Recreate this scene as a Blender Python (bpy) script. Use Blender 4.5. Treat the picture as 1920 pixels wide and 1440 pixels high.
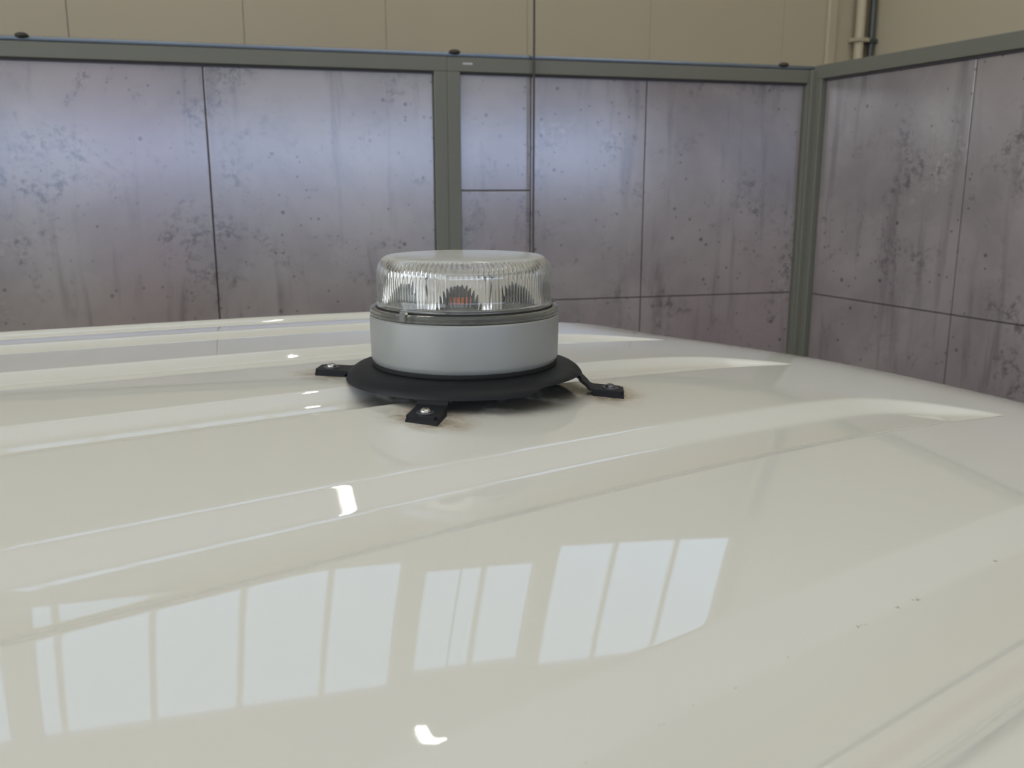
import bpy, bmesh, math
import numpy as np
from mathutils import Vector

for o in list(bpy.data.objects):
    bpy.data.objects.remove(o)
scene = bpy.context.scene
COL = scene.collection
PI = math.pi
R = math.radians

# ------------------------------------------------------------------ camera, world, exposure
CAMZ = 2.20                       # eye height; all heights below are relative to it unless noted
FPX = 1700.0                      # focal length in pixels of a 1920 px wide frame
PITCH = math.atan(369.0 / FPX)
cam_d = bpy.data.cameras.new('camera')
cam_d.sensor_width = 36.0
cam_d.lens = FPX / 1920.0 * 36.0
cam_d.clip_start = 0.02
cam_d.dof.use_dof = True
cam_d.dof.focus_distance = 0.86
cam_d.dof.aperture_fstop = 12.0
cam = bpy.data.objects.new('camera', cam_d)
COL.objects.link(cam)
cam.location = (0, 0, CAMZ)
cam.rotation_euler = (PI / 2 - PITCH, 0, 0)
scene.camera = cam

world = bpy.data.worlds.new('world')
scene.world = world
world.use_nodes = True
world.node_tree.nodes['Background'].inputs[0].default_value = (0.62, 0.72, 0.9, 1)
world.node_tree.nodes['Background'].inputs[1].default_value = 0.6

vs = scene.view_settings
vs.view_transform = 'Standard'
vs.look = 'None'
vs.gamma = 1.0
vs.use_curve_mapping = False
vs.exposure = -0.07

WIN_L = 1.75          # radiance of the high windows
ROOF_FILL_L = 1.65          # radiance of the added roof lights
BAND_L = 7.8         # radiance of the low window band behind the camera
TUBE_L = 30.0

# ------------------------------------------------------------------ helpers
def lin(r, g, b):
    f = lambda c: (c / 255 / 12.92) if c / 255 <= 0.04045 else ((c / 255 + 0.055) / 1.055) ** 2.4
    return (f(r), f(g), f(b), 1)

class NT:
    def __init__(s, name):
        s.m = bpy.data.materials.new(name); s.m.use_nodes = True
        s.t = s.m.node_tree; s.p = s.t.nodes['Principled BSDF']; s.out = s.t.nodes['Material Output']
    def n(s, typ, **k):
        x = s.t.nodes.new(typ)
        for a, v in k.items():
            setattr(x, a, v)
        return x
    def l(s, a, b):
        s.t.links.new(a, b)
    def setp(s, **k):
        for a, v in k.items():
            s.p.inputs[a.replace('_', ' ')].default_value = v
    def val(s, sock, v):
        if hasattr(v, 'is_output'): s.l(v, sock)
        else: sock.default_value = v
    def math(s, op, a, b=0.0, c=0.0, clamp=False):
        x = s.n('ShaderNodeMath', operation=op, use_clamp=clamp)
        s.val(x.inputs[0], a); s.val(x.inputs[1], b)
        if op in ('MULTIPLY_ADD', 'SMOOTH_MIN', 'COMPARE'): s.val(x.inputs[2], c)
        return x.outputs[0]
    def rng(s, v, a, b, c=0.0, d=1.0):
        x = s.n('ShaderNodeMapRange', interpolation_type='SMOOTHSTEP')
        s.val(x.inputs[0], v); s.val(x.inputs[1], a); s.val(x.inputs[2], b); s.val(x.inputs[3], c); s.val(x.inputs[4], d)
        return x.outputs[0]
    def mix(s, f, a, b, blend='MIX'):
        x = s.n('ShaderNodeMix', data_type='RGBA', blend_type=blend)
        s.val(x.inputs[0], f); s.val(x.inputs[6], a); s.val(x.inputs[7], b)
        return x.outputs[2]
    def noise(s, vec, scale, detail=4.0, rough=0.5, dist=0.0):
        x = s.n('ShaderNodeTexNoise')
        if vec is not None: s.l(vec, x.inputs['Vector'])
        x.inputs['Scale'].default_value = scale; x.inputs['Detail'].default_value = detail
        x.inputs['Roughness'].default_value = rough; x.inputs['Distortion'].default_value = dist
        return x.outputs[0]
    def scaled(s, vec, sc):
        x = s.n('ShaderNodeMapping'); s.l(vec, x.inputs[0]); x.inputs['Scale'].default_value = sc
        return x.outputs[0]
    def bump(s, h, strength, dist):
        x = s.n('ShaderNodeBump'); s.l(h, x.inputs['Height'])
        x.inputs['Strength'].default_value = strength; x.inputs['Distance'].default_value = dist
        s.l(x.outputs[0], s.p.inputs['Normal'])

def plain(name, col, rough=0.5, metal=0.0, var=0.06, scale=30.0, **k):
    m = NT(name)
    tc = m.n('ShaderNodeTexCoord')
    nz = m.noise(tc.outputs['Object'], scale)
    dark = tuple(c * (1 - var * 2) for c in col[:3]) + (1,)
    lite = tuple(min(1, c * (1 + var)) for c in col[:3]) + (1,)
    m.l(m.mix(nz, dark, lite), m.p.inputs['Base Color'])
    m.setp(Roughness=rough, Metallic=metal, **k)
    return m.m

def emit(name, col, strength):
    m = NT(name)
    e = m.n('ShaderNodeEmission')
    tc = m.n('ShaderNodeTexCoord')
    nz = m.noise(tc.outputs['Object'], 0.8)
    m.l(m.mix(nz, tuple(c * 0.94 for c in col[:3]) + (1,), col), e.inputs[0])
    e.inputs[1].default_value = strength
    m.l(e.outputs[0], m.out.inputs[0])
    return m.m

def mesh_obj(name, verts, faces, mat, parent=None, smooth=False, loc=None):
    me = bpy.data.meshes.new(name)
    me.from_pydata([tuple(v) for v in verts], [], [tuple(f) for f in faces])
    me.update()
    if smooth:
        me.polygons.foreach_set('use_smooth', [True] * len(me.polygons))
    if mat: me.materials.append(mat)
    o = bpy.data.objects.new(name, me)
    COL.objects.link(o)
    if parent: o.parent = parent
    if loc: o.location = loc
    return o

def bm_obj(name, bm, mat, parent=None, smooth=False):
    bmesh.ops.recalc_face_normals(bm, faces=bm.faces)
    me = bpy.data.meshes.new(name); bm.to_mesh(me); bm.free()
    if smooth: me.polygons.foreach_set('use_smooth', [True] * len(me.polygons))
    me.materials.append(mat)
    o = bpy.data.objects.new(name, me); COL.objects.link(o)
    if parent: o.parent = parent
    return o

def empty(name, loc=(0, 0, 0), rz=0.0):
    o = bpy.data.objects.new(name, None); COL.objects.link(o)
    o.location = loc; o.rotation_euler = (0, 0, rz); o.empty_display_size = 0.1
    return o

def tag(o, label=None, cat=None, group=None, kind=None):
    if label: o['label'] = label
    if cat: o['category'] = cat
    if group: o['group'] = group
    if kind: o['kind'] = kind
    return o

def boxv(x0, x1, y0, y1, z0, z1):
    v = [(x0, y0, z0), (x1, y0, z0), (x1, y1, z0), (x0, y1, z0), (x0, y0, z1), (x1, y0, z1), (x1, y1, z1), (x0, y1, z1)]
    f = [(0, 3, 2, 1), (4, 5, 6, 7), (0, 1, 5, 4), (1, 2, 6, 5), (2, 3, 7, 6), (3, 0, 4, 7)]
    return v, f

def box(name, x0, x1, y0, y1, z0, z1, mat, parent=None, bevel=0.0):
    bm = bmesh.new()
    v, f = boxv(x0, x1, y0, y1, z0, z1)
    bv = [bm.verts.new(p) for p in v]
    for q in f: bm.faces.new([bv[i] for i in q])
    if bevel:
        bmesh.ops.bevel(bm, geom=list(bm.edges), offset=bevel, segments=2, affect='EDGES', profile=0.5)
    return bm_obj(name, bm, mat, parent)

def lathe(name, prof, mat, parent=None, n=96, smooth=True, loc=None, closed=False, sharp=35):
    verts, faces = [], []
    m = len(prof)
    for i in range(n):
        a = 2 * PI * i / n
        c, s = math.cos(a), math.sin(a)
        for r, z in prof: verts.append((r * c, r * s, z))
    for i in range(n):
        j = (i + 1) % n
        for k in range(m if closed else m - 1):
            k2 = (k + 1) % m
            faces.append((i * m + k, j * m + k, j * m + k2, i * m + k2))
    bm = bmesh.new()
    bv = [bm.verts.new(v) for v in verts]
    for f in faces: bm.faces.new([bv[i] for i in f])
    bmesh.ops.remove_doubles(bm, verts=bm.verts, dist=1e-6)
    if not closed:
        pass
    o = bm_obj(name, bm, mat, parent, smooth)
    o.data.set_sharp_from_angle(angle=R(sharp))
    if loc: o.location = loc
    return o

def tube(name, pts, r, mat, parent=None, n=10):
    verts, faces = [], []
    pts = [Vector(p) for p in pts]
    for i, p in enumerate(pts):
        t = (pts[min(i + 1, len(pts) - 1)] - pts[max(i - 1, 0)]).normalized()
        a = t.orthogonal().normalized() if i == 0 else (a - t * a.dot(t)).normalized()
        b = t.cross(a)
        for k in range(n):
            an = 2 * PI * k / n
            verts.append(p + (a * math.cos(an) + b * math.sin(an)) * r)
    for i in range(len(pts) - 1):
        for k in range(n):
            k2 = (k + 1) % n
            faces.append((i * n + k, i * n + k2, (i + 1) * n + k2, (i + 1) * n + k))
    faces.append(tuple(range(n - 1, -1, -1)))
    faces.append(tuple(range((len(pts) - 1) * n, len(pts) * n)))
    return mesh_obj(name, verts, faces, mat, parent, True)

# ------------------------------------------------------------------ materials of the setting
def concrete_mat():
    m = NT('printed_concrete')
    tc = m.n('ShaderNodeTexCoord'); V = tc.outputs['Object']
    big = m.noise(V, 1.3, 5, 0.6, 0.4)
    col = m.mix(m.rng(big, 0.35, 0.68), lin(128, 119, 119), lin(156, 148, 145))
    red = m.noise(m.scaled(V, (1.0, 1.0, 0.6)), 0.9, 3, 0.5)
    col = m.mix(m.math('MULTIPLY', m.rng(red, 0.5, 0.72), 0.45), col, lin(138, 112, 116))
    # vertical run marks
    streak = m.noise(m.scaled(V, (7.0, 7.0, 0.7)), 1.6, 6, 0.62, 0.3)
    col = m.mix(m.math('MULTIPLY', m.rng(streak, 0.53, 0.72), 0.45), col, lin(72, 64, 68))
    # blotchy worn patches
    pat = m.noise(V, 3.1, 8, 0.72, 0.6)
    fine = m.noise(V, 34.0, 6, 0.75)
    pm = m.math('MULTIPLY', m.rng(pat, 0.52, 0.66), m.rng(fine, 0.46, 0.6))
    col = m.mix(m.math('MULTIPLY', pm, 0.8), col, lin(66, 60, 64))
    lite = m.math('MULTIPLY', m.rng(m.noise(V, 2.4, 7, 0.7, 0.5), 0.56, 0.7), m.rng(m.noise(V, 48, 5, 0.7), 0.48, 0.6))
    col = m.mix(m.math('MULTIPLY', lite, 0.55), col, lin(170, 164, 160))
    # pores
    for sc, th, st in ((15.0, 0.15, 0.9), (30.0, 0.19, 0.75)):
        vo = m.n('ShaderNodeTexVoronoi'); m.l(V, vo.inputs['Vector']); vo.inputs['Scale'].default_value = sc
        dens = m.rng(m.noise(V, 2.2, 3), 0.40, 0.56)
        sepc = m.n('ShaderNodeSeparateColor'); m.l(vo.outputs['Color'], sepc.inputs[0])
        pore = m.math('MULTIPLY', m.rng(vo.outputs['Distance'], th * 0.45, th, 1.0, 0.0), m.rng(sepc.outputs[0], 0.38, 0.55))
        col = m.mix(m.math('MULTIPLY', m.math('MULTIPLY', pore, dens), st), col, lin(60, 56, 64))
    m.l(col, m.p.inputs['Base Color'])
    m.setp(Roughness=0.2)
    m.p.inputs['IOR'].default_value = 2.15
    return m.m

M = {}
M['concrete'] = concrete_mat()
M['frame'] = plain('grey_green_frame', lin(110, 110, 98), 0.45, 0.0, 0.03, 8)
M['cap'] = plain('blue_grey_cap', lin(120, 130, 142), 0.22, 0.8, 0.05, 8)
M['gasket'] = plain('dark_rubber_joint', lin(72, 67, 69), 0.7)
M['cream'] = plain('cream_cladding', lin(184, 173, 148), 0.55, 0.0, 0.03, 1.2)
M['creamdark'] = plain('cream_wall_base', lin(160, 152, 134), 0.7, 0.0, 0.03, 1.2)
M['ceiling'] = plain('cream_ceiling', lin(228, 217, 194), 0.7, 0.0, 0.02, 1.0)
M['floor'] = plain('grey_floor', lin(120, 118, 114), 0.5, 0.0, 0.08, 2.0)
M['clip'] = plain('dark_brown_clip', lin(58, 54, 44), 0.6)
M['cable'] = plain('dark_cable', lin(70, 66, 64), 0.6)
M['pipe'] = plain('grey_pipe', lin(120, 124, 122), 0.35, 0.4)
M['darkpipe'] = plain('dark_grey_pipe', lin(82, 88, 88), 0.35, 0.4)
M['sticker'] = plain('pale_sticker', lin(190, 192, 190), 0.4)
M['winframe'] = plain('window_frame_paint', lin(196, 192, 180), 0.5, 0.0, 0.03, 3)
M['winglow'] = emit('window_daylight', (0.58, 0.79, 1.05, 1), WIN_L)
M['side_fill'] = emit('added_side_window_glow', (0.86, 0.92, 1.0, 1), 5.2)  # fill light from the added left glazing
M['roof_fill'] = emit('rooflight_fill_glow', (1.0, 0.975, 0.93, 1), ROOF_FILL_L)
M['bandglow'] = emit('window_band_daylight', (0.52, 0.66, 1.0, 1), BAND_L)
M['tube'] = emit('tube_lamp_glow', (1.0, 0.97, 0.9, 1), TUBE_L)
M['lamphouse'] = plain('lamp_housing_white', lin(215, 215, 210), 0.4)

# ------------------------------------------------------------------ the hall
HT = R(26.64)                       # hall axes: s along the far wall, t towards it
HS0, HS1, HT0, HT1 = -7.0, 4.95, -6.5, 4.6
HZ = 5.9                           # ceiling above the eye
hall_rz = HT
def hpart(o):                      # hall-local (s, t, z rel. eye) -> world
    o.location = (0, 0, CAMZ); o.rotation_euler = (0, 0, hall_rz); return o

flo = hpart(box('floor', HS0, HS1, HT0, HT1, -CAMZ - 0.2, -CAMZ, M['floor'])); tag(flo, kind='structure')
cei = hpart(box('ceiling', HS0, HS1, HT0, HT1, HZ, HZ + 0.2, M['ceiling'])); tag(cei, kind='structure')

# far wall: backing plus cladding panels around three groups of high windows
wb = hpart(empty('wall_back')); tag(wb, kind='structure')
box('wall_core', HS0 - 0.2, HS1 + 0.2, HT1 + 0.10, HT1 + 0.3, -CAMZ - 0.2, HZ + 0.2, M['creamdark'], wb)
GROUPS = [(-3.0, -0.27, 3.01, 4.26, [-2.4, -1.85, -1.3, -0.75]),
          (-0.13, 2.05, 3.01, 4.26, [0.00, 0.50, 1.02, 1.56]),
          (2.21, 3.06, 3.13, 4.16, [2.65]),
          (3.23, 4.83, 2.98, 4.27, [3.72, 4.29])]
cuts = [-7.0, -6.0, -5.0, -4.0, -3.0, -2.0, -0.9, 0.15, 0.90, 1.60, 2.40, 3.20, 4.20, 4.95]
J = 0.0012
def clad(s0, s1, z0, z1):
    if s1 - s0 > 0.02 and z1 - z0 > 0.02:
        box('cladding_panel', s0 + J, s1 - J, HT1, HT1 + 0.10, z0, z1, M['cream'], wb, 0.002)
for a, b in zip(cuts[:-1], cuts[1:]):
    clad(a, b, -CAMZ, 2.80)
    clad(a, b, 4.62, HZ)
edges = [-7.0] + [e for g in GROUPS for e in (g[0], g[1])] + [4.95]
for k in range(0, len(edges), 2):
    clad(edges[k], edges[k + 1], 2.806, 4.614)
for g in GROUPS:
    clad(g[0], g[1], 2.806, g[2]); clad(g[0], g[1], g[3], 4.614)
for i, (s0, s1, z0, z1, bars) in enumerate(GROUPS):
    w = hpart(empty('window_%d' % (i + 1))); tag(w, kind='structure')
    xs = [s0] + bars + [s1]
    for a, b in zip(xs[:-1], xs[1:]):
        box('pane', a + 0.02, b - 0.02, HT1 + 0.03, HT1 + 0.04, z0 + 0.012, z1 - 0.012, M['winglow'], w)
    for b in bars:
        box('glazing_bar', b - 0.02, b + 0.02, HT1 + 0.01, HT1 + 0.05, z0 + 0.012, z1 - 0.012, M['winframe'], w)
    box('sill', s0, s1, HT1 - 0.01, HT1 + 0.06, z0 - 0.003, z0 + 0.012, M['winframe'], w)
    box('head', s0, s1, HT1 - 0.01, HT1 + 0.06, z1 - 0.012, z1 + 0.003, M['winframe'], w)

wr = hpart(box('wall_right', HS1, HS1 + 0.2, HT0, HT1 + 0.09, -CAMZ, HZ, M['cream'])); tag(wr, kind='structure')

# low daylight band behind the camera; tall left glazing added to brighten right partition
BZ0, BZ1 = 0.20, 0.82
def band_wall(name, wname, axis, a0, a1, pos, w0, w1, n, BZ0, BZ1, glow):
    w = hpart(empty(name)); tag(w, kind='structure')
    g = hpart(empty(wname)); tag(g, kind='structure')
    th = -0.2
    def bx(nm, p0, p1, q0, q1, z0, z1, mat, par):
        lo, hi = sorted((pos + q0, pos + q1))
        if axis == 's': return box(nm, p0, p1, lo, hi, z0, z1, mat, par)
        return box(nm, lo, hi, p0, p1, z0, z1, mat, par)
    bx('lower_wall', a0, a1, 0, th, -CAMZ, BZ0, M['cream'], w)
    bx('upper_wall', a0, a1, 0, th, BZ1, HZ, M['cream'], w)
    bx('pier', a0, w0, 0, th, BZ0, BZ1, M['cream'], w)
    bx('pier', w1, a1, 0, th, BZ0, BZ1, M['cream'], w)
    d = (w1 - w0) / n
    for k in range(n):
        bx('pane', w0 + k * d + 0.02, w0 + (k + 1) * d - 0.02, -0.05, -0.06, BZ0 + 0.01, BZ1 - 0.01, glow, g)
        if k: bx('glazing_bar', w0 + k * d - 0.02, w0 + k * d + 0.02, -0.03, -0.07, BZ0 + 0.01, BZ1 - 0.01, M['winframe'], g)
band_wall('wall_front', 'window_5', 's', HS0, HS1, HT0, -6.8, 4.4, 9, BZ0, BZ1, M['bandglow'])
band_wall('wall_left', 'window_6', 't', HT0, HT1 + 0.09, HS0, -6.0, 3.9, 8, 0.6, 3.6, M['side_fill'])

# unseen roof lights added above and behind the camera to light the van roof
k = 7
for s0 in (-2.6, 0.0, 2.6):
    g = hpart(empty('window_%d' % k)); tag(g, kind='structure'); k += 1
    box('added_rooflight_pane', s0, s0 + 2.2, -5.6, 0.3, HZ - 0.03, HZ - 0.02, M['roof_fill'], g)
    box('added_rooflight_frame', s0 - 0.06, s0, -5.66, 0.36, HZ - 0.05, HZ - 0.002, M['winframe'], g)
    box('added_rooflight_frame', s0 + 2.2, s0 + 2.26, -5.66, 0.36, HZ - 0.05, HZ - 0.002, M['winframe'], g)
    box('added_rooflight_frame', s0, s0 + 2.2, -5.66, -5.6, HZ - 0.05, HZ - 0.002, M['winframe'], g)
    box('added_rooflight_frame', s0, s0 + 2.2, 0.3, 0.36, HZ - 0.05, HZ - 0.002, M['winframe'], g)

# pilaster and pipes in the far corner
pil = hpart(box('trim_1', 4.55, 4.62, HT1 - 0.03, HT1 - 0.001, -CAMZ, 2.8, M['cream'], None, 0.006)); tag(pil, kind='structure')
def wall_pipe(name, s, r, mat, label):
    p = hpart(empty(name))
    tube('pipe', [(s, HT1 - 0.05, -CAMZ), (s, HT1 - 0.05, 0.2), (s, HT1 - 0.05, 2.7)], r, mat, p, 14)
    for z in (0.92, 2.2):
        box('bracket', s - r * 1.5, s + r * 1.9, HT1 - 0.05 - r * 1.25, HT1, z, z + 0.025, mat, p, 0.003)
    tag(p, label, 'pipe')
wall_pipe('wall_pipe', 4.80, 0.030, M['cream'], 'cream painted vertical pipe on the wall beside the dark pipe')
wall_pipe('wall_pipe', 4.905, 0.020, M['darkpipe'], 'thin grey metal pipe running up the wall corner')
wall_pipe('wall_conduit', -0.86, 0.012, M['cable'], 'dark conduit on the cream wall at far left')

# ------------------------------------------------------------------ framed partitions with concrete-look panels
PC = Vector((1.276, 4.0015, 0))                # shared corner
def partition(name, ang, bays, railz, caps, label, hjoints, flip):
    """local x runs along the partition from the corner, local y away from the viewer"""
    e = empty(name, (PC.x, PC.y, CAMZ), ang)
    tag(e, label, 'partition')
    zt, zg, zb = railz
    s_all0 = min(b[0] for b in bays); s_all1 = max(b[1] for b in bays)
    y0 = -0.025 * flip
    def bx(nm, a, b, ya, yb, z0, z1, mat, bev=0.0, par=e):
        lo, hi = sorted((ya * flip, yb * flip))
        return box(nm, a, b, lo, hi, z0, z1, mat, par, bev)
    for (s0, s1, cutss, hj) in bays:
        bx('top_rail', s0, s1, -0.025, 0.045, zb, zg, M['frame'], 0.003)
        bx('bottom_rail', s0, s1, -0.025, 0.045, -CAMZ + 0.0, -CAMZ + 0.08, M['frame'], 0.003)
        bx('stile', s0, s0 + 0.05, -0.026, 0.045, -CAMZ + 0.08, zb, M['frame'], 0.003)
        bx('stile', s1 - 0.05, s1, -0.026, 0.045, -CAMZ + 0.08, zb, M['frame'], 0.003)
        # dark joint along the rail
        bx('rail_gasket', s0 + 0.05, s1 - 0.05, -0.012, 0.0, zb - 0.008, zb, M['gasket'])
        bx('backing_board', s0 + 0.05, s1 - 0.05, 0.012, 0.03, -CAMZ + 0.08, zb, M['gasket'])
        xs = [s0 + 0.05] + cutss + [s1 - 0.05]
        for a, b in zip(xs[:-1], xs[1:]):
            zs = [zb] + hj(a) + [-CAMZ + 0.08]
            for zz1, zz0 in zip(zs[:-1], zs[1:]):
                bx('concrete_panel', a + 0.0022, b - 0.0022, 0.0, 0.012, zz0 + 0.002, zz1 - 0.002, M['concrete'], 0.0016)
    if caps:
        bx('top_cap', s_all0, s_all1, -0.02, 0.04, zg, zt, M['cap'], 0.006)
    return e
ANG_B = R(15.137); ANG_R = R(-66.8)
pb = partition('partition_wall', ANG_B,
    [(-5.0, -3.45, [-4.2], lambda a: [-0.46, -1.35]),
     ] + [(-3.45, -1.580, [-2.452], lambda a: [-1.35]),
     (-1.580, -0.0, [-1.246, -0.762], lambda a: ([-0.013, -0.468, -1.35] if a < -1.4 else [-0.452, -1.35]))],
    (0.494, 0.476, 0.424), True, 'long grey framed partition of concrete look panels behind the beacon', None, 1)
pr_ = partition('partition_wall', ANG_R,
    [(0.02, 1.60, [0.80], lambda a: [-0.452, -1.35]), (1.60, 3.1, [2.35], lambda a: [-0.452, -1.35])],
    (0.494, 0.494, 0.438), False, 'grey framed partition of concrete look panels at right, meeting at the corner', None, 1)
box('corner_post', -0.045, 0.03, -0.045, 0.03, -CAMZ, 0.476, M['frame'], pb, 0.004)
for s in (-3.018, -1.55, -0.164):
    bm = bmesh.new()
    bmesh.ops.create_uvsphere(bm, u_segments=14, v_segments=8, radius=1)
    bmesh.ops.scale(bm, verts=bm.verts, vec=(0.022, 0.018, 0.010))
    bmesh.ops.translate(bm, verts=bm.verts, vec=(s, -0.02, 0.494))
    bm_obj('clip', bm, M['clip'], pb, True)
box('sticker', -1.52, -1.483, -0.0262, -0.0248, 0.450, 0.457, M['sticker'], pb)

# thin cable hanging in front of the partition
cb = tube('hanging_cable', [(-1.246 * math.cos(ANG_B) + PC.x + 0.04 * math.sin(ANG_B), -1.246 * math.sin(ANG_B) + PC.y - 0.04 * math.cos(ANG_B), CAMZ + z) for z in (-2.2, -1.5, -0.5, 0.5, 1.5, 3.5, 5.9)], 0.0042, M['cable'])
tag(cb, 'thin dark cable hanging straight down in front of the long partition', 'cable')

# tube lamp below the ceiling (seen as the white streaks mirrored in the roof)
def tube_lamp(a, b, label):
    a, b = Vector(a), Vector(b)
    mid = (a + b) / 2; d = (b - a); L = d.length; rz = math.atan2(d.y, d.x)
    e = empty('tube_lamp', (mid.x, mid.y, CAMZ + mid.z), rz)
    tag(e, label, 'lamp')
    box('housing', -L / 2 - 0.04, L / 2 + 0.04, -0.05, 0.05, 0.03, 0.09, M['lamphouse'], e, 0.01)
    tube('glowing_tube', [(-L / 2, 0, 0), (0, 0, 0), (L / 2, 0, 0)], 0.034, M['tube'], e, 16)
    for x in (-L / 2, L / 2):
        box('tube_holder', x - 0.015, x + 0.015, -0.02, 0.02, -0.037, 0.036, M['lamphouse'], e)
    for x in (-L / 3, L / 3):
        tube('hanger', [(x, 0, 0.09), (x, 0, 0.5), (x, 0, HZ - mid.z)], 0.004, M['pipe'], e, 6)
tube_lamp((0.72, 2.82, 3.8), (0.0, 4.26, 3.8), 'long white tube lamp hung from the ceiling above the partition')

# ------------------------------------------------------------------ the van roof
AZ = R(53.2653)
U = np.array([math.sin(AZ), math.cos(AZ)])
Vv = np.array([-math.cos(AZ), math.sin(AZ)])
P0 = np.array([-0.04283, 0.91275])
ZR = -0.19587
def softplus(x, r):
    return r * np.logaddexp(0, x / r)
def ramp(x, a, b, r=0.0011):
    return (softplus(x - a, r) - softplus(x - b, r)) / np.maximum(b - a, 1e-5)
DEP = 0.0094
#        lip      near-wall  far floor edge  far top edge   tip u
RIBS = [(0.3855, 0.020, 0.4425, 0.4619, 0.425, DEP),
        (0.1599, 0.020, 0.2365, 0.2567, 0.455, DEP),
        (-0.0396, 0.022, 0.0141, 0.0326, 0.487, 0.0115),
        (-0.2866, 0.020, -0.2180, -0.1902, 0.546, DEP),
        (-0.5508, 0.006, -0.4828, -0.4493, 0.62, DEP)]
def roof_base(u, v):
    uc = np.maximum(u, -0.6)
    z = ZR - 0.0332 * uc - 0.0381 * uc ** 2 - 0.0405 * uc ** 3
    sl = -0.0332 + 2 * 0.0381 * 0.6 - 3 * 0.0405 * 0.36       # slope dz/du at u=-0.6
    z = z + np.where(u < -0.6, sl * (u + 0.6) - 0.010 * (u + 0.6) ** 2, 0)
    z = z + 0.0524 * v - 0.2004 * v ** 2 + 0.1940 * np.abs(v) ** 3
    z = z - 0.0209 * uc * v + 0.0257 * uc ** 2 * v + 0.0397 * uc * v ** 2
    u3 = 0.40 + 0.42 * softplus(0.25 - v, 0.03)
    z = z - 0.30 * softplus(u - u3 - 0.005, 0.035) ** 2
    z = z - 0.52 * np.maximum(0, v - 0.46) ** 2 - 0.9 * np.maximum(0, v - 0.40) * np.maximum(0, u - 0.28)
    return z
def roof_z(u, v):
    u = np.asarray(u, float); v = np.asarray(v, float)
    z = roof_base(u, v)
    for lip, wn, vb, vt, ut, dep in RIBS:
        L = 0.20
        x = np.clip((u - (ut - L)) / L, 0, 1)
        s = np.clip(1 - x ** 2.2, 0.002, 1)
        prof = ramp(v, lip, lip + wn * s, 0.0009) - ramp(v, lip + (vb - lip) * s, lip + (vt - lip) * s, 0.0020 if abs(lip + 0.2866) < 1e-6 else 0.0008)
        z = z - dep * prof * np.minimum(1, s * 1.5)
    # raised side rails with a narrow ditch inboard
    for sg in (-1, 1):
        w = v * sg
        z = z - 0.005 * (ramp(w, 0.560, 0.565) - ramp(w, 0.574, 0.580))
        z = z + (0.011 if sg < 0 else 0.008) * ramp(w, 0.576, 0.594, 0.002)
        z = z - np.where(w > 0.608, 1.0, 0) * (0.034 - np.sqrt(np.maximum(0, 0.034 ** 2 - np.minimum(0.034, np.maximum(0, w - 0.608)) ** 2)))
    return z
def wpos(u, v):
    return P0[0] + u * U[0] + v * Vv[0], P0[1] + u * U[1] + v * Vv[1]

def paint_mat():
    m = NT('glossy_cream_white_paint')
    geo = m.n('ShaderNodeNewGeometry')
    P = geo.outputs['Position']
    base = m.mix(m.noise(P, 1.5, 2), lin(221, 221, 213), lin(226, 226, 218))
    sep = m.n('ShaderNodeSeparateXYZ'); m.l(P, sep.inputs[0])
    X, Y = sep.outputs[0], sep.outputs[1]
    nz = m.noise(P, 60, 6, 0.7)
    nb = m.noise(P, 17, 4, 0.6)
    for fu, fv in FEET:
        x, y = wpos(fu, fv)
        x, y = float(x), float(y)
        dx = m.math('SUBTRACT', X, x); dy = m.math('SUBTRACT', Y, y)
        d = m.math('SQRT', m.math('ADD', m.math('MULTIPLY', dx, dx), m.math('MULTIPLY', dy, dy)))
        dd = m.math('ADD', d, m.math('MULTIPLY', m.math('SUBTRACT', nb, 0.5), 0.05))
        k = m.math('MULTIPLY', m.rng(dd, 0.018, 0.05, 1.0, 0.0), m.rng(nz, 0.3, 0.62))
        base = m.mix(m.math('MULTIPLY', k, 0.6), base, lin(166, 140, 100))
        k2 = m.math('MULTIPLY', m.rng(dd, 0.012, 0.03, 1.0, 0.0), m.rng(nz, 0.5, 0.7))
        base = m.mix(m.math('MULTIPLY', k2, 0.7), base, lin(96, 72, 44))
    # v coordinate across the van: specks of dirt caught in the outer channel
    vco = m.math('ADD', m.math('MULTIPLY', X, float(Vv[0])), m.math('MULTIPLY', Y, float(Vv[1])))
    vco = m.math('SUBTRACT', vco, float(P0 @ Vv))
    for v0, w in ((-0.4828, 0.0030), (-0.5490, 0.0025)):
        band = m.rng(m.math('ABSOLUTE', m.math('SUBTRACT', vco, v0)), w * 0.3, w, 1.0, 0.0)
        sp = m.math('MULTIPLY', m.rng(m.noise(P, 130, 3, 0.6), 0.63, 0.70), band)
        base = m.mix(m.math('MULTIPLY', sp, 0.6), base, lin(120, 112, 92))
    # grime under the bracket, widened and darkened to paint in the shadow there
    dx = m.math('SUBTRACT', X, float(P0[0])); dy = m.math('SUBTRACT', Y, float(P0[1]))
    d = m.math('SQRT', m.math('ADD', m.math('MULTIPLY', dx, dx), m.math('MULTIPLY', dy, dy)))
    grime_shade = m.math('MULTIPLY', m.rng(d, 0.10, 0.132, 1.0, 0.0), m.rng(m.noise(P, 26, 3, 0.55), 0.25, 0.5))
    base = m.mix(m.math('MULTIPLY', grime_shade, 0.75), base, lin(84, 79, 66))
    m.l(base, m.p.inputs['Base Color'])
    m.setp(Roughness=0.35)
    m.p.inputs['Specular IOR Level'].default_value = 0.0
    m.p.inputs['Coat Weight'].default_value = 1.0
    m.p.inputs['Coat Roughness'].default_value = 0.02
    m.p.inputs['Coat IOR'].default_value = 1.6
    return m.m
FEET = [(-0.109, -0.092), (-0.107, 0.093), (0.106, -0.092), (0.106, 0.092)]
M['paint'] = paint_mat()
M['tyre'] = plain('tyre_rubber', lin(30, 30, 30), 0.8)
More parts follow.
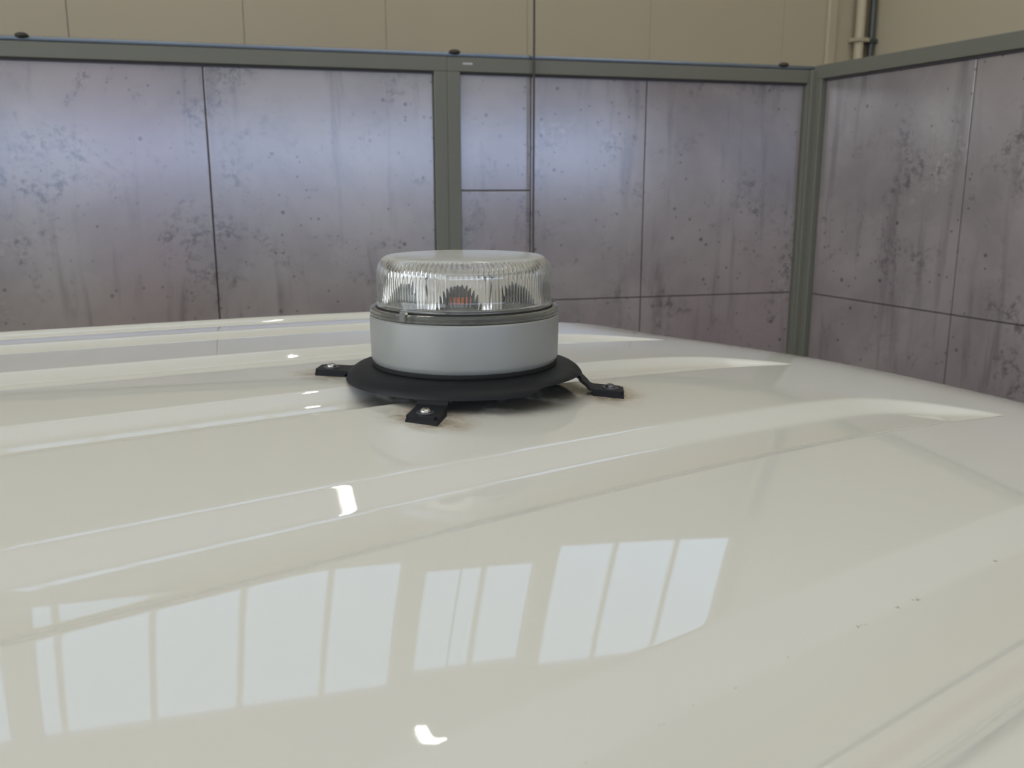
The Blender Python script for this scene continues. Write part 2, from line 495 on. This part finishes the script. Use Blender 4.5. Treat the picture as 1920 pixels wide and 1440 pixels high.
M['rim'] = plain('steel_rim', lin(150, 150, 150), 0.35, 0.8)
M['dkglass'] = plain('tinted_glass', lin(20, 24, 26), 0.05)

UMIN, UMAX, VMAX = -2.6, 0.98, 0.641
us = np.concatenate([np.linspace(UMIN, -0.72, 40)[:-1], np.linspace(-0.72, 0.30, 130)[:-1], np.linspace(0.30, 0.72, 110)[:-1], np.linspace(0.72, UMAX, 20)])
vsn = np.linspace(-VMAX, VMAX, 841)
gu, gv = np.meshgrid(us, vsn, indexing='ij')
gx, gy = wpos(gu, gv)
gz = roof_z(gu, gv) + CAMZ
VAN0 = (float(P0[0] - 0.8 * U[0]), float(P0[1] - 0.8 * U[1]), 0.0)
van = empty('van', VAN0)
tag(van, 'cream white van with glossy ribbed roof carrying the beacon', 'van')
verts = np.stack([gx - VAN0[0], gy - VAN0[1], gz], -1).reshape(-1, 3)
nu, nv = len(us), len(vsn)
idx = np.arange(nu * nv).reshape(nu, nv)
q = np.stack([idx[:-1, :-1], idx[1:, :-1], idx[1:, 1:], idx[:-1, 1:]], -1).reshape(-1, 4)
me = bpy.data.meshes.new('roof_panel')
me.vertices.add(len(verts)); me.vertices.foreach_set('co', verts.ravel().astype(np.float32))
me.loops.add(q.size); me.loops.foreach_set('vertex_index', q.ravel().astype(np.int32))
me.polygons.add(len(q)); me.polygons.foreach_set('loop_start', np.arange(0, q.size, 4, dtype=np.int32))
me.update(calc_edges=True)
me.polygons.foreach_set('use_smooth', np.ones(len(q), bool))
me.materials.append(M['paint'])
roof = bpy.data.objects.new('roof_panel', me); COL.objects.link(roof); roof.parent = van
roof['label'] = 'glossy cream white roof with long pressed channels'

# body below the roof edge
def uvw(u, v, z):
    x, y = wpos(u, v); return (float(x) - VAN0[0], float(y) - VAN0[1], z)
loop = [(u, -VMAX) for u in us[::6]] + [(UMAX, v) for v in np.linspace(-VMAX, VMAX, 24)] + [(u, VMAX) for u in us[::-6]] + [(UMIN, v) for v in np.linspace(VMAX, -VMAX, 24)]
bv, bf = [], []
n = len(loop)
rows = [(0.0, 0.0), (-0.35, 0.06), (-0.8, 0.17), (-1.2, 0.19), (-1.55, 0.16)]
for dz, ex in rows:
    for (u, v) in loop:
        z = float(roof_z(u, v)) + CAMZ - 0.001
        k = 1 + ex / VMAX
        zz = z if dz == 0 else 2.0 + dz - 0.05
        uu = u + (ex * 3.6 if u >= UMAX - 1e-6 else 0)
        bv.append(uvw(uu, v * k, zz))
for r_ in range(len(rows) - 1):
    for i in range(n):
        j = (i + 1) % n
        bf.append((r_ * n + i, r_ * n + j, (r_ + 1) * n + j, (r_ + 1) * n + i))
bf.append(tuple((len(rows) - 1) * n + i for i in range(n)))
mesh_obj('body', bv, bf, M['paint'], van, False)
for (u, s) in ((1.05, -1), (1.05, 1), (-1.75, -1), (-1.75, 1)):
    prof = [(0.0, -0.11), (0.20, -0.11), (0.27, -0.10), (0.32, -0.08), (0.325, 0.0), (0.32, 0.08), (0.27, 0.10), (0.20, 0.11), (0.0, 0.11)]
    w = lathe('wheel', prof, M['tyre'], van, 40)
    w.rotation_euler = (PI / 2, 0, math.atan2(U[1], U[0]))
    w.location = uvw(u, s * 0.69, 0.325)
    h = lathe('wheel_rim', [(0.0, -0.118), (0.12, -0.122), (0.19, -0.112), (0.19, 0.112), (0.12, 0.122), (0.0, 0.118)], M['rim'], w, 32)

# ------------------------------------------------------------------ mounting bracket (black dished plate on four legs)
AX, AY = -0.0480, 0.9127                     # beacon axis
ZB = CAMZ - 0.1712                           # underside of the beacon housing
M['black'] = plain('black_powder_coat', lin(20, 22, 25), 0.5, 0.0, 0.05, 60, **{'Specular IOR Level': 0.3})
M['blackpad'] = plain('black_rubber_pad', lin(24, 24, 26), 0.8)
M['steel'] = plain('bright_screw_steel', lin(190, 188, 182), 0.22, 1.0, 0.05, 200)
M['dksteel'] = plain('dull_screw_steel', lin(110, 110, 112), 0.35, 0.9, 0.08, 200)
br = empty('mounting_bracket', (AX, AY, ZB))
tag(br, 'black dished metal mounting plate with screwed down legs under the beacon', 'bracket')
# dished plate with a turned-down rim; the rim is cut shallower beside each right-hand leg
legang = []
for fu, fv in FEET:
    x, y = wpos(fu, fv)
    legang.append(math.atan2(float(y) - AY, float(x) - AX))
def rimcut(a):
    la = legang[2]
    d = (a - la + PI) % (2 * PI) - PI          # angle from the right leg, clockwise is negative
    t = min(max((-d - R(6)) / R(9), 0), 1) * min(max((R(56) + d) / R(12), 0), 1)
    t = t * t * (3 - 2 * t)
    return 0.0065 * t
prof = [(0.020, -0.003), (0.088, -0.003), (0.098, -0.0032), (0.106, -0.0042), (0.112, -0.0062), (0.1165, -0.0094), (0.1193, -0.0130), (0.1205, -0.0165)]
N = 144
verts, faces = [], []
th = 0.0028
inner = [(r - th * (0.2 if i < 3 else 1.0 * min(1, (i - 2) / 3)), z - th * (1.0 if i < 4 else max(0, 1 - (i - 3) / 3))) for i, (r, z) in enumerate(prof)]
full = prof + inner[::-1]
m_ = len(full)
for i in range(N):
    a = 2 * PI * i / N
    c = rimcut(a)
    for (r, z) in full:
        f = min(max((-z - 0.0045) / 0.012, 0), 1)
        verts.append((r * math.cos(a), r * math.sin(a), z + c * f))
for i in range(N):
    j = (i + 1) % N
    for k in range(m_):
        k2 = (k + 1) % m_
        faces.append((i * m_ + k, j * m_ + k, j * m_ + k2, i * m_ + k2))
pl = mesh_obj('plate', verts, faces, M['black'], br, True)
pl.data.set_sharp_from_angle(angle=R(40))

def leg(i):
    a = legang[i]
    fu, fv = FEET[i]
    x, y = wpos(fu, fv)
    x, y = float(x), float(y)
    rf = math.hypot(x - AX, y - AY)
    zfoot = float(roof_z(fu, fv)) + CAMZ - ZB + 0.0035          # underside of the foot
    # local roof slope along the leg
    e = 0.01
    du = (math.cos(a) * U[0] + math.sin(a) * U[1]); dv = (math.cos(a) * Vv[0] + math.sin(a) * Vv[1])
    sl = float(roof_base(fu + du * e, fv + dv * e) - roof_base(fu - du * e, fv - dv * e)) / (2 * e)
    w = 0.0145; t = 0.003
    rb = rf - 0.0165                                            # lower bend
    pts = [(0.1120, -0.0105), (0.1172, -0.0135), (0.1197, -0.0172), (rb - 0.0035, zfoot + t + 0.0045 - sl * 0.0165), (rb - 0.001, zfoot + t + 0.0012 - sl * 0.0165), (rb + 0.003, zfoot + t - sl * 0.0135), (rf, zfoot + t), (rf + 0.0165, zfoot + t + sl * 0.0165)]
    if zfoot + t > -0.0135:                                     # the roof is high here: the leg leaves the rim level
        pts = [(r_, zfoot + t + sl * (r_ - rf)) for r_ in (0.1120, 0.1160, 0.1200, 0.1235, 0.1255, 0.1275, rf, rf + 0.0165)]
    ws = [w * 1.2, w * 1.2, w * 1.2, w, w, w, w, w]
    top, bot = [], []
    for k, (r, z) in enumerate(pts):
        p0 = pts[max(k - 1, 0)]; p1 = pts[min(k + 1, len(pts) - 1)]
        tx, tz = p1[0] - p0[0], p1[1] - p0[1]; l = math.hypot(tx, tz)
        nx, nz = -tz / l, tx / l
        top.append((r, z)); bot.append((r - nx * t, z - nz * t))
    def P(r, s, z):
        return (r * math.cos(a) - s * math.sin(a), r * math.sin(a) + s * math.cos(a), z)
    vv, ff = [], []
    for k in range(len(pts)):
        vv += [P(top[k][0], -ws[k], top[k][1]), P(top[k][0], ws[k], top[k][1]), P(bot[k][0], ws[k], bot[k][1]), P(bot[k][0], -ws[k], bot[k][1])]
    for k in range(len(pts) - 1):
        for s in range(4):
            s2 = (s + 1) % 4
            ff.append((k * 4 + s, k * 4 + s2, k * 4 + 4 + s2, k * 4 + 4 + s))
    ff.append((3, 2, 1, 0)); ff.append(tuple(len(vv) - 4 + s for s in range(4)))
    bm = bmesh.new()
    b = [bm.verts.new(v_) for v_ in vv]
    for f in ff: bm.faces.new([b[i_] for i_ in f])
    # round the outer corners of the foot
    ed = [e_ for e_ in bm.edges if {e_.verts[0].index, e_.verts[1].index} and all(v_ in b[-4:] for v_ in e_.verts) and abs((e_.verts[0].co - e_.verts[1].co).length - t) < 1e-4]
    bmesh.ops.bevel(bm, geom=ed, offset=0.003, segments=3, affect='EDGES')
    lg = bm_obj('leg', bm, M['black'], br)
    lg.data.set_sharp_from_angle(angle=R(30))
    # rubber pad under the foot
    r0, r1 = rb + 0.002, rf + 0.0165
    pv = []
    for rr in (r0, r1):
        for ss in (-w, w):
            for zz in (0, 1):
                px, py, _ = P(rr, ss, 0)
                du_ = (px + AX - P0[0]) * U[0] + (py + AY - P0[1]) * U[1]; dv_ = (px + AX - P0[0]) * Vv[0] + (py + AY - P0[1]) * Vv[1]
                zz_ = zfoot + sl * (rr - rf) - 0.0001 if zz else float(roof_base(du_, dv_)) + CAMZ - ZB - 0.0005
                pv.append((px, py, zz_))
    mesh_obj('rubber_pad', pv, [(0, 2, 3, 1), (4, 5, 7, 6), (0, 1, 5, 4), (2, 6, 7, 3), (0, 4, 6, 2), (1, 3, 7, 5)], M['blackpad'], lg)
    # screw with washer
    bright = i == 0
    sc = lathe('screw', [(0.0, 0.0024), (0.0018, 0.0024), (0.0019, 0.0016), (0.0022, 0.0030), (0.0034, 0.0027), (0.0043, 0.0020), (0.0049, 0.0010), (0.0049, 0.0)], M['steel'] if bright or i == 1 else M['dksteel'], br, 28)
    loc = P(rf + 0.003, 0, zfoot + t + 0.0010 + sl * 0.003)
    sc.location = loc; sc.rotation_euler = (0, -math.atan(sl) * math.cos(a), 0)
    lathe('washer', [(0.0, 0.0), (0.0078, 0.0), (0.0084, -0.0005), (0.0084, -0.0012), (0.0, -0.0012)], M['dksteel'], sc, 32)
    for k in range(3):
        an = k * PI / 3 + 0.3
        c_, s_ = math.cos(an), math.sin(an)
        v8, f8 = boxv(-0.0026, 0.0026, -0.00035, 0.00035, 0.0022, 0.0032)
        mesh_obj('drive_ridge', [(x_ * c_ - y_ * s_, x_ * s_ + y_ * c_, z_) for x_, y_, z_ in v8], f8, M['steel'], sc)
for i in range(4):
    leg(i)

# ------------------------------------------------------------------ beacon
def glass(name, col, rough, ior, haze, dust=0.0):
    m = NT(name)
    tc = m.n('ShaderNodeTexCoord')
    m.setp(Roughness=rough, IOR=ior)
    m.p.inputs['Base Color'].default_value = col
    m.p.inputs['Transmission Weight'].default_value = 1.0
    d = m.n('ShaderNodeBsdfDiffuse'); d.inputs[0].default_value = (0.72, 0.73, 0.68, 1)
    mx = m.n('ShaderNodeMixShader')
    nz = m.noise(tc.outputs['Object'], 45, 5, 0.65)
    hz = m.rng(nz, 0.3, 0.7, haze * 0.4, haze)
    if dust:                                   # settled dust and scuffs on upward faces
        g = m.n('ShaderNodeNewGeometry'); sp = m.n('ShaderNodeSeparateXYZ'); m.l(g.outputs['True Normal'], sp.inputs[0])
        hz = m.math('ADD', hz, m.math('MULTIPLY', m.rng(sp.outputs[2], 0.6, 0.95), dust))
    m.l(hz, mx.inputs[0])
    m.l(m.p.outputs[0], mx.inputs[1]); m.l(d.outputs[0], mx.inputs[2])
    m.l(mx.outputs[0], m.out.inputs[0])
    return m.m
M['lens'] = glass('clear_polycarbonate', (0.985, 0.985, 0.97, 1), 0.025, 1.45, 0.09, 0.32)
M['ring'] = glass('smoky_clear_ring', (0.42, 0.40, 0.33, 1), 0.10, 1.45, 0.16)
M['housing'] = plain('silver_grey_housing', lin(152, 154, 151), 0.38, 0.2, 0.02, 4)
M['seal_shadow'] = plain('black_seal_shadow', lin(16, 16, 17), 0.75)
M['chrome'] = plain('chrome_reflector', (0.90, 0.91, 0.90, 1), 0.22, 0.7, 0.02, 50)
M['cup'] = plain('grey_reflector_cup', (0.16, 0.18, 0.19, 1), 0.35, 0.6, 0.1, 120)
M['amber'] = plain('amber_led', lin(232, 110, 30), 0.3, 0.0, 0.1, 200)
M['clearled'] = plain('clear_led', lin(120, 132, 140), 0.2, 0.0, 0.1, 200)
M['white'] = plain('white_plastic', lin(226, 226, 222), 0.4)
M['pcb'] = plain('grey_board', lin(150, 152, 150), 0.5)
M['darkgap'] = plain('dark_gap', lin(40, 38, 34), 0.7)

be = empty('beacon_light', (AX, AY, ZB))
tag(be, 'round beacon light with clear fluted dome on silver grey base', 'beacon')
lathe('seal_shadow', [(0.0, -0.0028), (0.0935, -0.0028), (0.0938, -0.0010), (0.0935, 0.0012), (0.0, 0.0022)], M['seal_shadow'], be, 128)  # seal ring, blackened to stand in for the shadow gap below the base
lathe('base_housing', [(0.0, 0.0005), (0.0905, 0.0005), (0.0925, 0.0012), (0.0938, 0.0030), (0.0945, 0.0065), (0.0953, 0.0440), (0.0951, 0.0462), (0.0940, 0.0475), (0.0880, 0.0478), (0.0, 0.0478)], M['housing'], be, 160, sharp=30)
# smoky clear collar that carries the lens
ZL = 0.0478
lathe('collar', [(0.0840, ZL + 0.0002), (0.0938, ZL + 0.0002), (0.0947, ZL + 0.0012), (0.0948, ZL + 0.0026), (0.0936, ZL + 0.0034), (0.0936, ZL + 0.0042), (0.0944, ZL + 0.0050), (0.0943, ZL + 0.0066), (0.0930, ZL + 0.0075), (0.0892, ZL + 0.0075), (0.0886, ZL + 0.0060), (0.0840, ZL + 0.0058)], M['ring'], be, 160, closed=True, sharp=50)
for an, w_ in ((R(20), 0.006), (R(236), 0.0035)):
    o = box('locking_lug', -0.002, 0.0028, -w_, w_, ZL + 0.001, ZL + 0.0105, M['ring'], be, 0.0008)
    o.location = (0.0935 * math.cos(an), 0.0935 * math.sin(an), 0); o.rotation_euler = (0, 0, an)
lathe('lens_seat', [(0.0800, ZL + 0.0062), (0.0884, ZL + 0.0062), (0.0886, ZL + 0.0085), (0.0870, ZL + 0.0092), (0.0800, ZL + 0.0092)], M['darkgap'], be, 128)

# fluted dome: smooth outside, fine flutes moulded on the inside
def make_lens():
    NT_ = 1320
    z0 = ZL + 0.0094
    ztop = 0.1064
    outer = [(0.0862, z0), (0.0884, z0), (0.0884, z0 + 0.0022), (0.0876, z0 + 0.003), (0.0876, z0 + 0.012), (0.0875, z0 + 0.024)]
    zs = 0.0875                                  # shoulder start
    outer += [(0.0874, zs)]
    rr, zr_ = 0.0130, ztop - zs - 0.0012
    for k in range(1, 11):
        t = k / 10 * PI / 2
        outer.append((0.0874 - rr + rr * math.cos(t), zs + zr_ * math.sin(t)))
    outer += [(0.060, ztop - 0.0006), (0.030, ztop - 0.0001), (0.0004, ztop)]
    th = 0.0030
    inner = [(0.0004, ztop - th, 0), (0.030, ztop - th - 0.0001, 0), (0.060, ztop - th - 0.0006, 0)]
    for k in range(10, 0, -1):
        t = k / 10 * PI / 2
        inner.append((0.0874 - rr + (rr - th) * math.cos(t), zs + (zr_ - th) * math.sin(t), 1 if 1 <= k <= 8 else 0))
    inner += [(0.0844, zs + 0.0004, 1), (0.0844, zs - 0.0008, 2), (0.0845, z0 + 0.020, 2), (0.0846, z0 + 0.010, 2), (0.0846, z0 + 0.003, 2), (0.0862, z0 + 0.002, 0)]
    prof = [(r, z, 0) for r, z in outer] + inner
    m = len(prof)
    ang = np.arange(NT_) * 2 * PI / NT_
    f1 = 0.00070 * np.abs(np.sin(ang * 110 / 2)) * 1.3
    f2 = 0.00042 * np.abs(np.sin(ang * 165 / 2)) * 1.3
    vv = np.zeros((NT_, m, 3))
    for k, (r, z, fl) in enumerate(prof):
        rad = r - (f1 if fl == 1 else f2 if fl == 2 else 0 * ang)
        zz = z - (f1 * 0.6 if (fl == 1 and z > zs + 0.006) else 0 * ang)
        vv[:, k, 0] = rad * np.cos(ang); vv[:, k, 1] = rad * np.sin(ang); vv[:, k, 2] = zz
    ii = np.arange(NT_)[:, None] * m; jj = ((np.arange(NT_) + 1) % NT_)[:, None] * m
    k = np.arange(m)[None, :]; k2 = (k + 1) % m
    q = np.stack([ii + k, jj + k, jj + k2, ii + k2], -1).reshape(-1, 4)
    me = bpy.data.meshes.new('lens_dome')
    v_ = vv.reshape(-1, 3)
    me.vertices.add(len(v_)); me.vertices.foreach_set('co', v_.ravel().astype(np.float32))
    me.loops.add(q.size); me.loops.foreach_set('vertex_index', q.ravel().astype(np.int32))
    me.polygons.add(len(q)); me.polygons.foreach_set('loop_start', np.arange(0, q.size, 4, dtype=np.int32))
    me.update(calc_edges=True)
    me.polygons.foreach_set('use_smooth', np.ones(len(q), bool))
    me.materials.append(M['lens'])
    o = bpy.data.objects.new('lens_dome', me); COL.objects.link(o); o.parent = be
    o.data.set_sharp_from_angle(angle=R(50))
    o['label'] = 'clear fluted plastic dome'
make_lens()

# light engine: eight chrome reflector pods in a ring, a grey cup and an amber LED in each
lathe('circuit_board', [(0.0, ZL + 0.0070), (0.0795, ZL + 0.0070), (0.0795, ZL + 0.0092), (0.0, ZL + 0.0092)], M['pcb'], be, 96)
zf = ZL + 0.0093
core = [(0.0, zf), (0.052, zf), (0.052, zf + 0.004), (0.050, zf + 0.014), (0.054, zf + 0.026), (0.060, zf + 0.031), (0.060, zf + 0.033), (0.0, zf + 0.033)]
lathe('reflector_core', core, M['chrome'], be, 96)
lathe('top_cover', [(0.0, zf + 0.0365), (0.034, zf + 0.0362), (0.056, zf + 0.0350), (0.058, zf + 0.0332), (0.0, zf + 0.0332)], M['white'], be, 64)
POD0 = math.atan2(-1, 0) - R(1)
for k in range(8):
    a = POD0 + k * PI / 4
    pod = empty('reflector_pod'); pod.parent = be
    pod.location = (0, 0, zf); pod.rotation_euler = (0, 0, a)
    # cup: half paraboloid opening outwards (+x), arch-shaped mouth
    vv, ff = [], []
    na, nb_ = 18, 8
    for j in range(nb_ + 1):
        t = j / nb_
        x = 0.050 + 0.0245 * t
        wv = 0.0205 * math.sqrt(0.04 + 0.96 * t); hv = 0.0245 * math.sqrt(0.04 + 0.96 * t)
        for i in range(na + 1):
            b = PI * i / na
            z_ = 0.0006 + hv * math.sin(b)
            vv.append((x - z_ * 0.33 * t, wv * math.cos(b) * (1 - z_ * 4.2 * t), z_))
    for j in range(nb_):
        for i in range(na):
            p = j * (na + 1) + i
            ff.append((p, p + 1, p + na + 2, p + na + 1))
    o = mesh_obj('reflector_cup', vv, ff, M['cup'], pod, True)
    sd = o.modifiers.new('thickness', 'SOLIDIFY'); sd.thickness = 0.0008; sd.offset = 1
    # bright leaning face plate with the arched mouth of the cup cut out
    hw, ht = 0.0300, 0.0325
    fv, fq = [], []
    for j in range(21):
        b = PI * j / 20
        cy, cz = math.cos(b), math.sin(b)
        yi, zi = 0.0205 * cy, 0.0006 + 0.0245 * cz
        k_ = min(hw / max(abs(cy), 1e-6), ht / max(cz, 1e-6))
        yo, zo = k_ * cy, k_ * cz
        for (y_, z_, dx) in ((yi, zi, 0.0), (yo, zo, 0.0), (yo, zo, -0.0015), (yi, zi, -0.0015)):
            fv.append((0.0755 - z_ * 0.33 + dx, y_ * (1 - z_ * 4.2), z_))
    for j in range(20):
        for c_ in range(4):
            c2 = (c_ + 1) % 4
            fq.append((j * 4 + c_, j * 4 + c2, j * 4 + 4 + c2, j * 4 + 4 + c_))
    fq += [(3, 2, 1, 0), (80, 81, 82, 83)]
    mesh_obj('reflector_face', fv, fq, M['chrome'], pod)
    box('led_chip', 0.054, 0.060, -0.0060, 0.0060, 0.0040, 0.0125, M['amber'] if k % 2 == 0 else M['clearled'], pod, 0.001)
    box('led_base', 0.052, 0.0645, -0.009, 0.009, 0.0004, 0.0040, M['pcb'], pod, 0.0005)
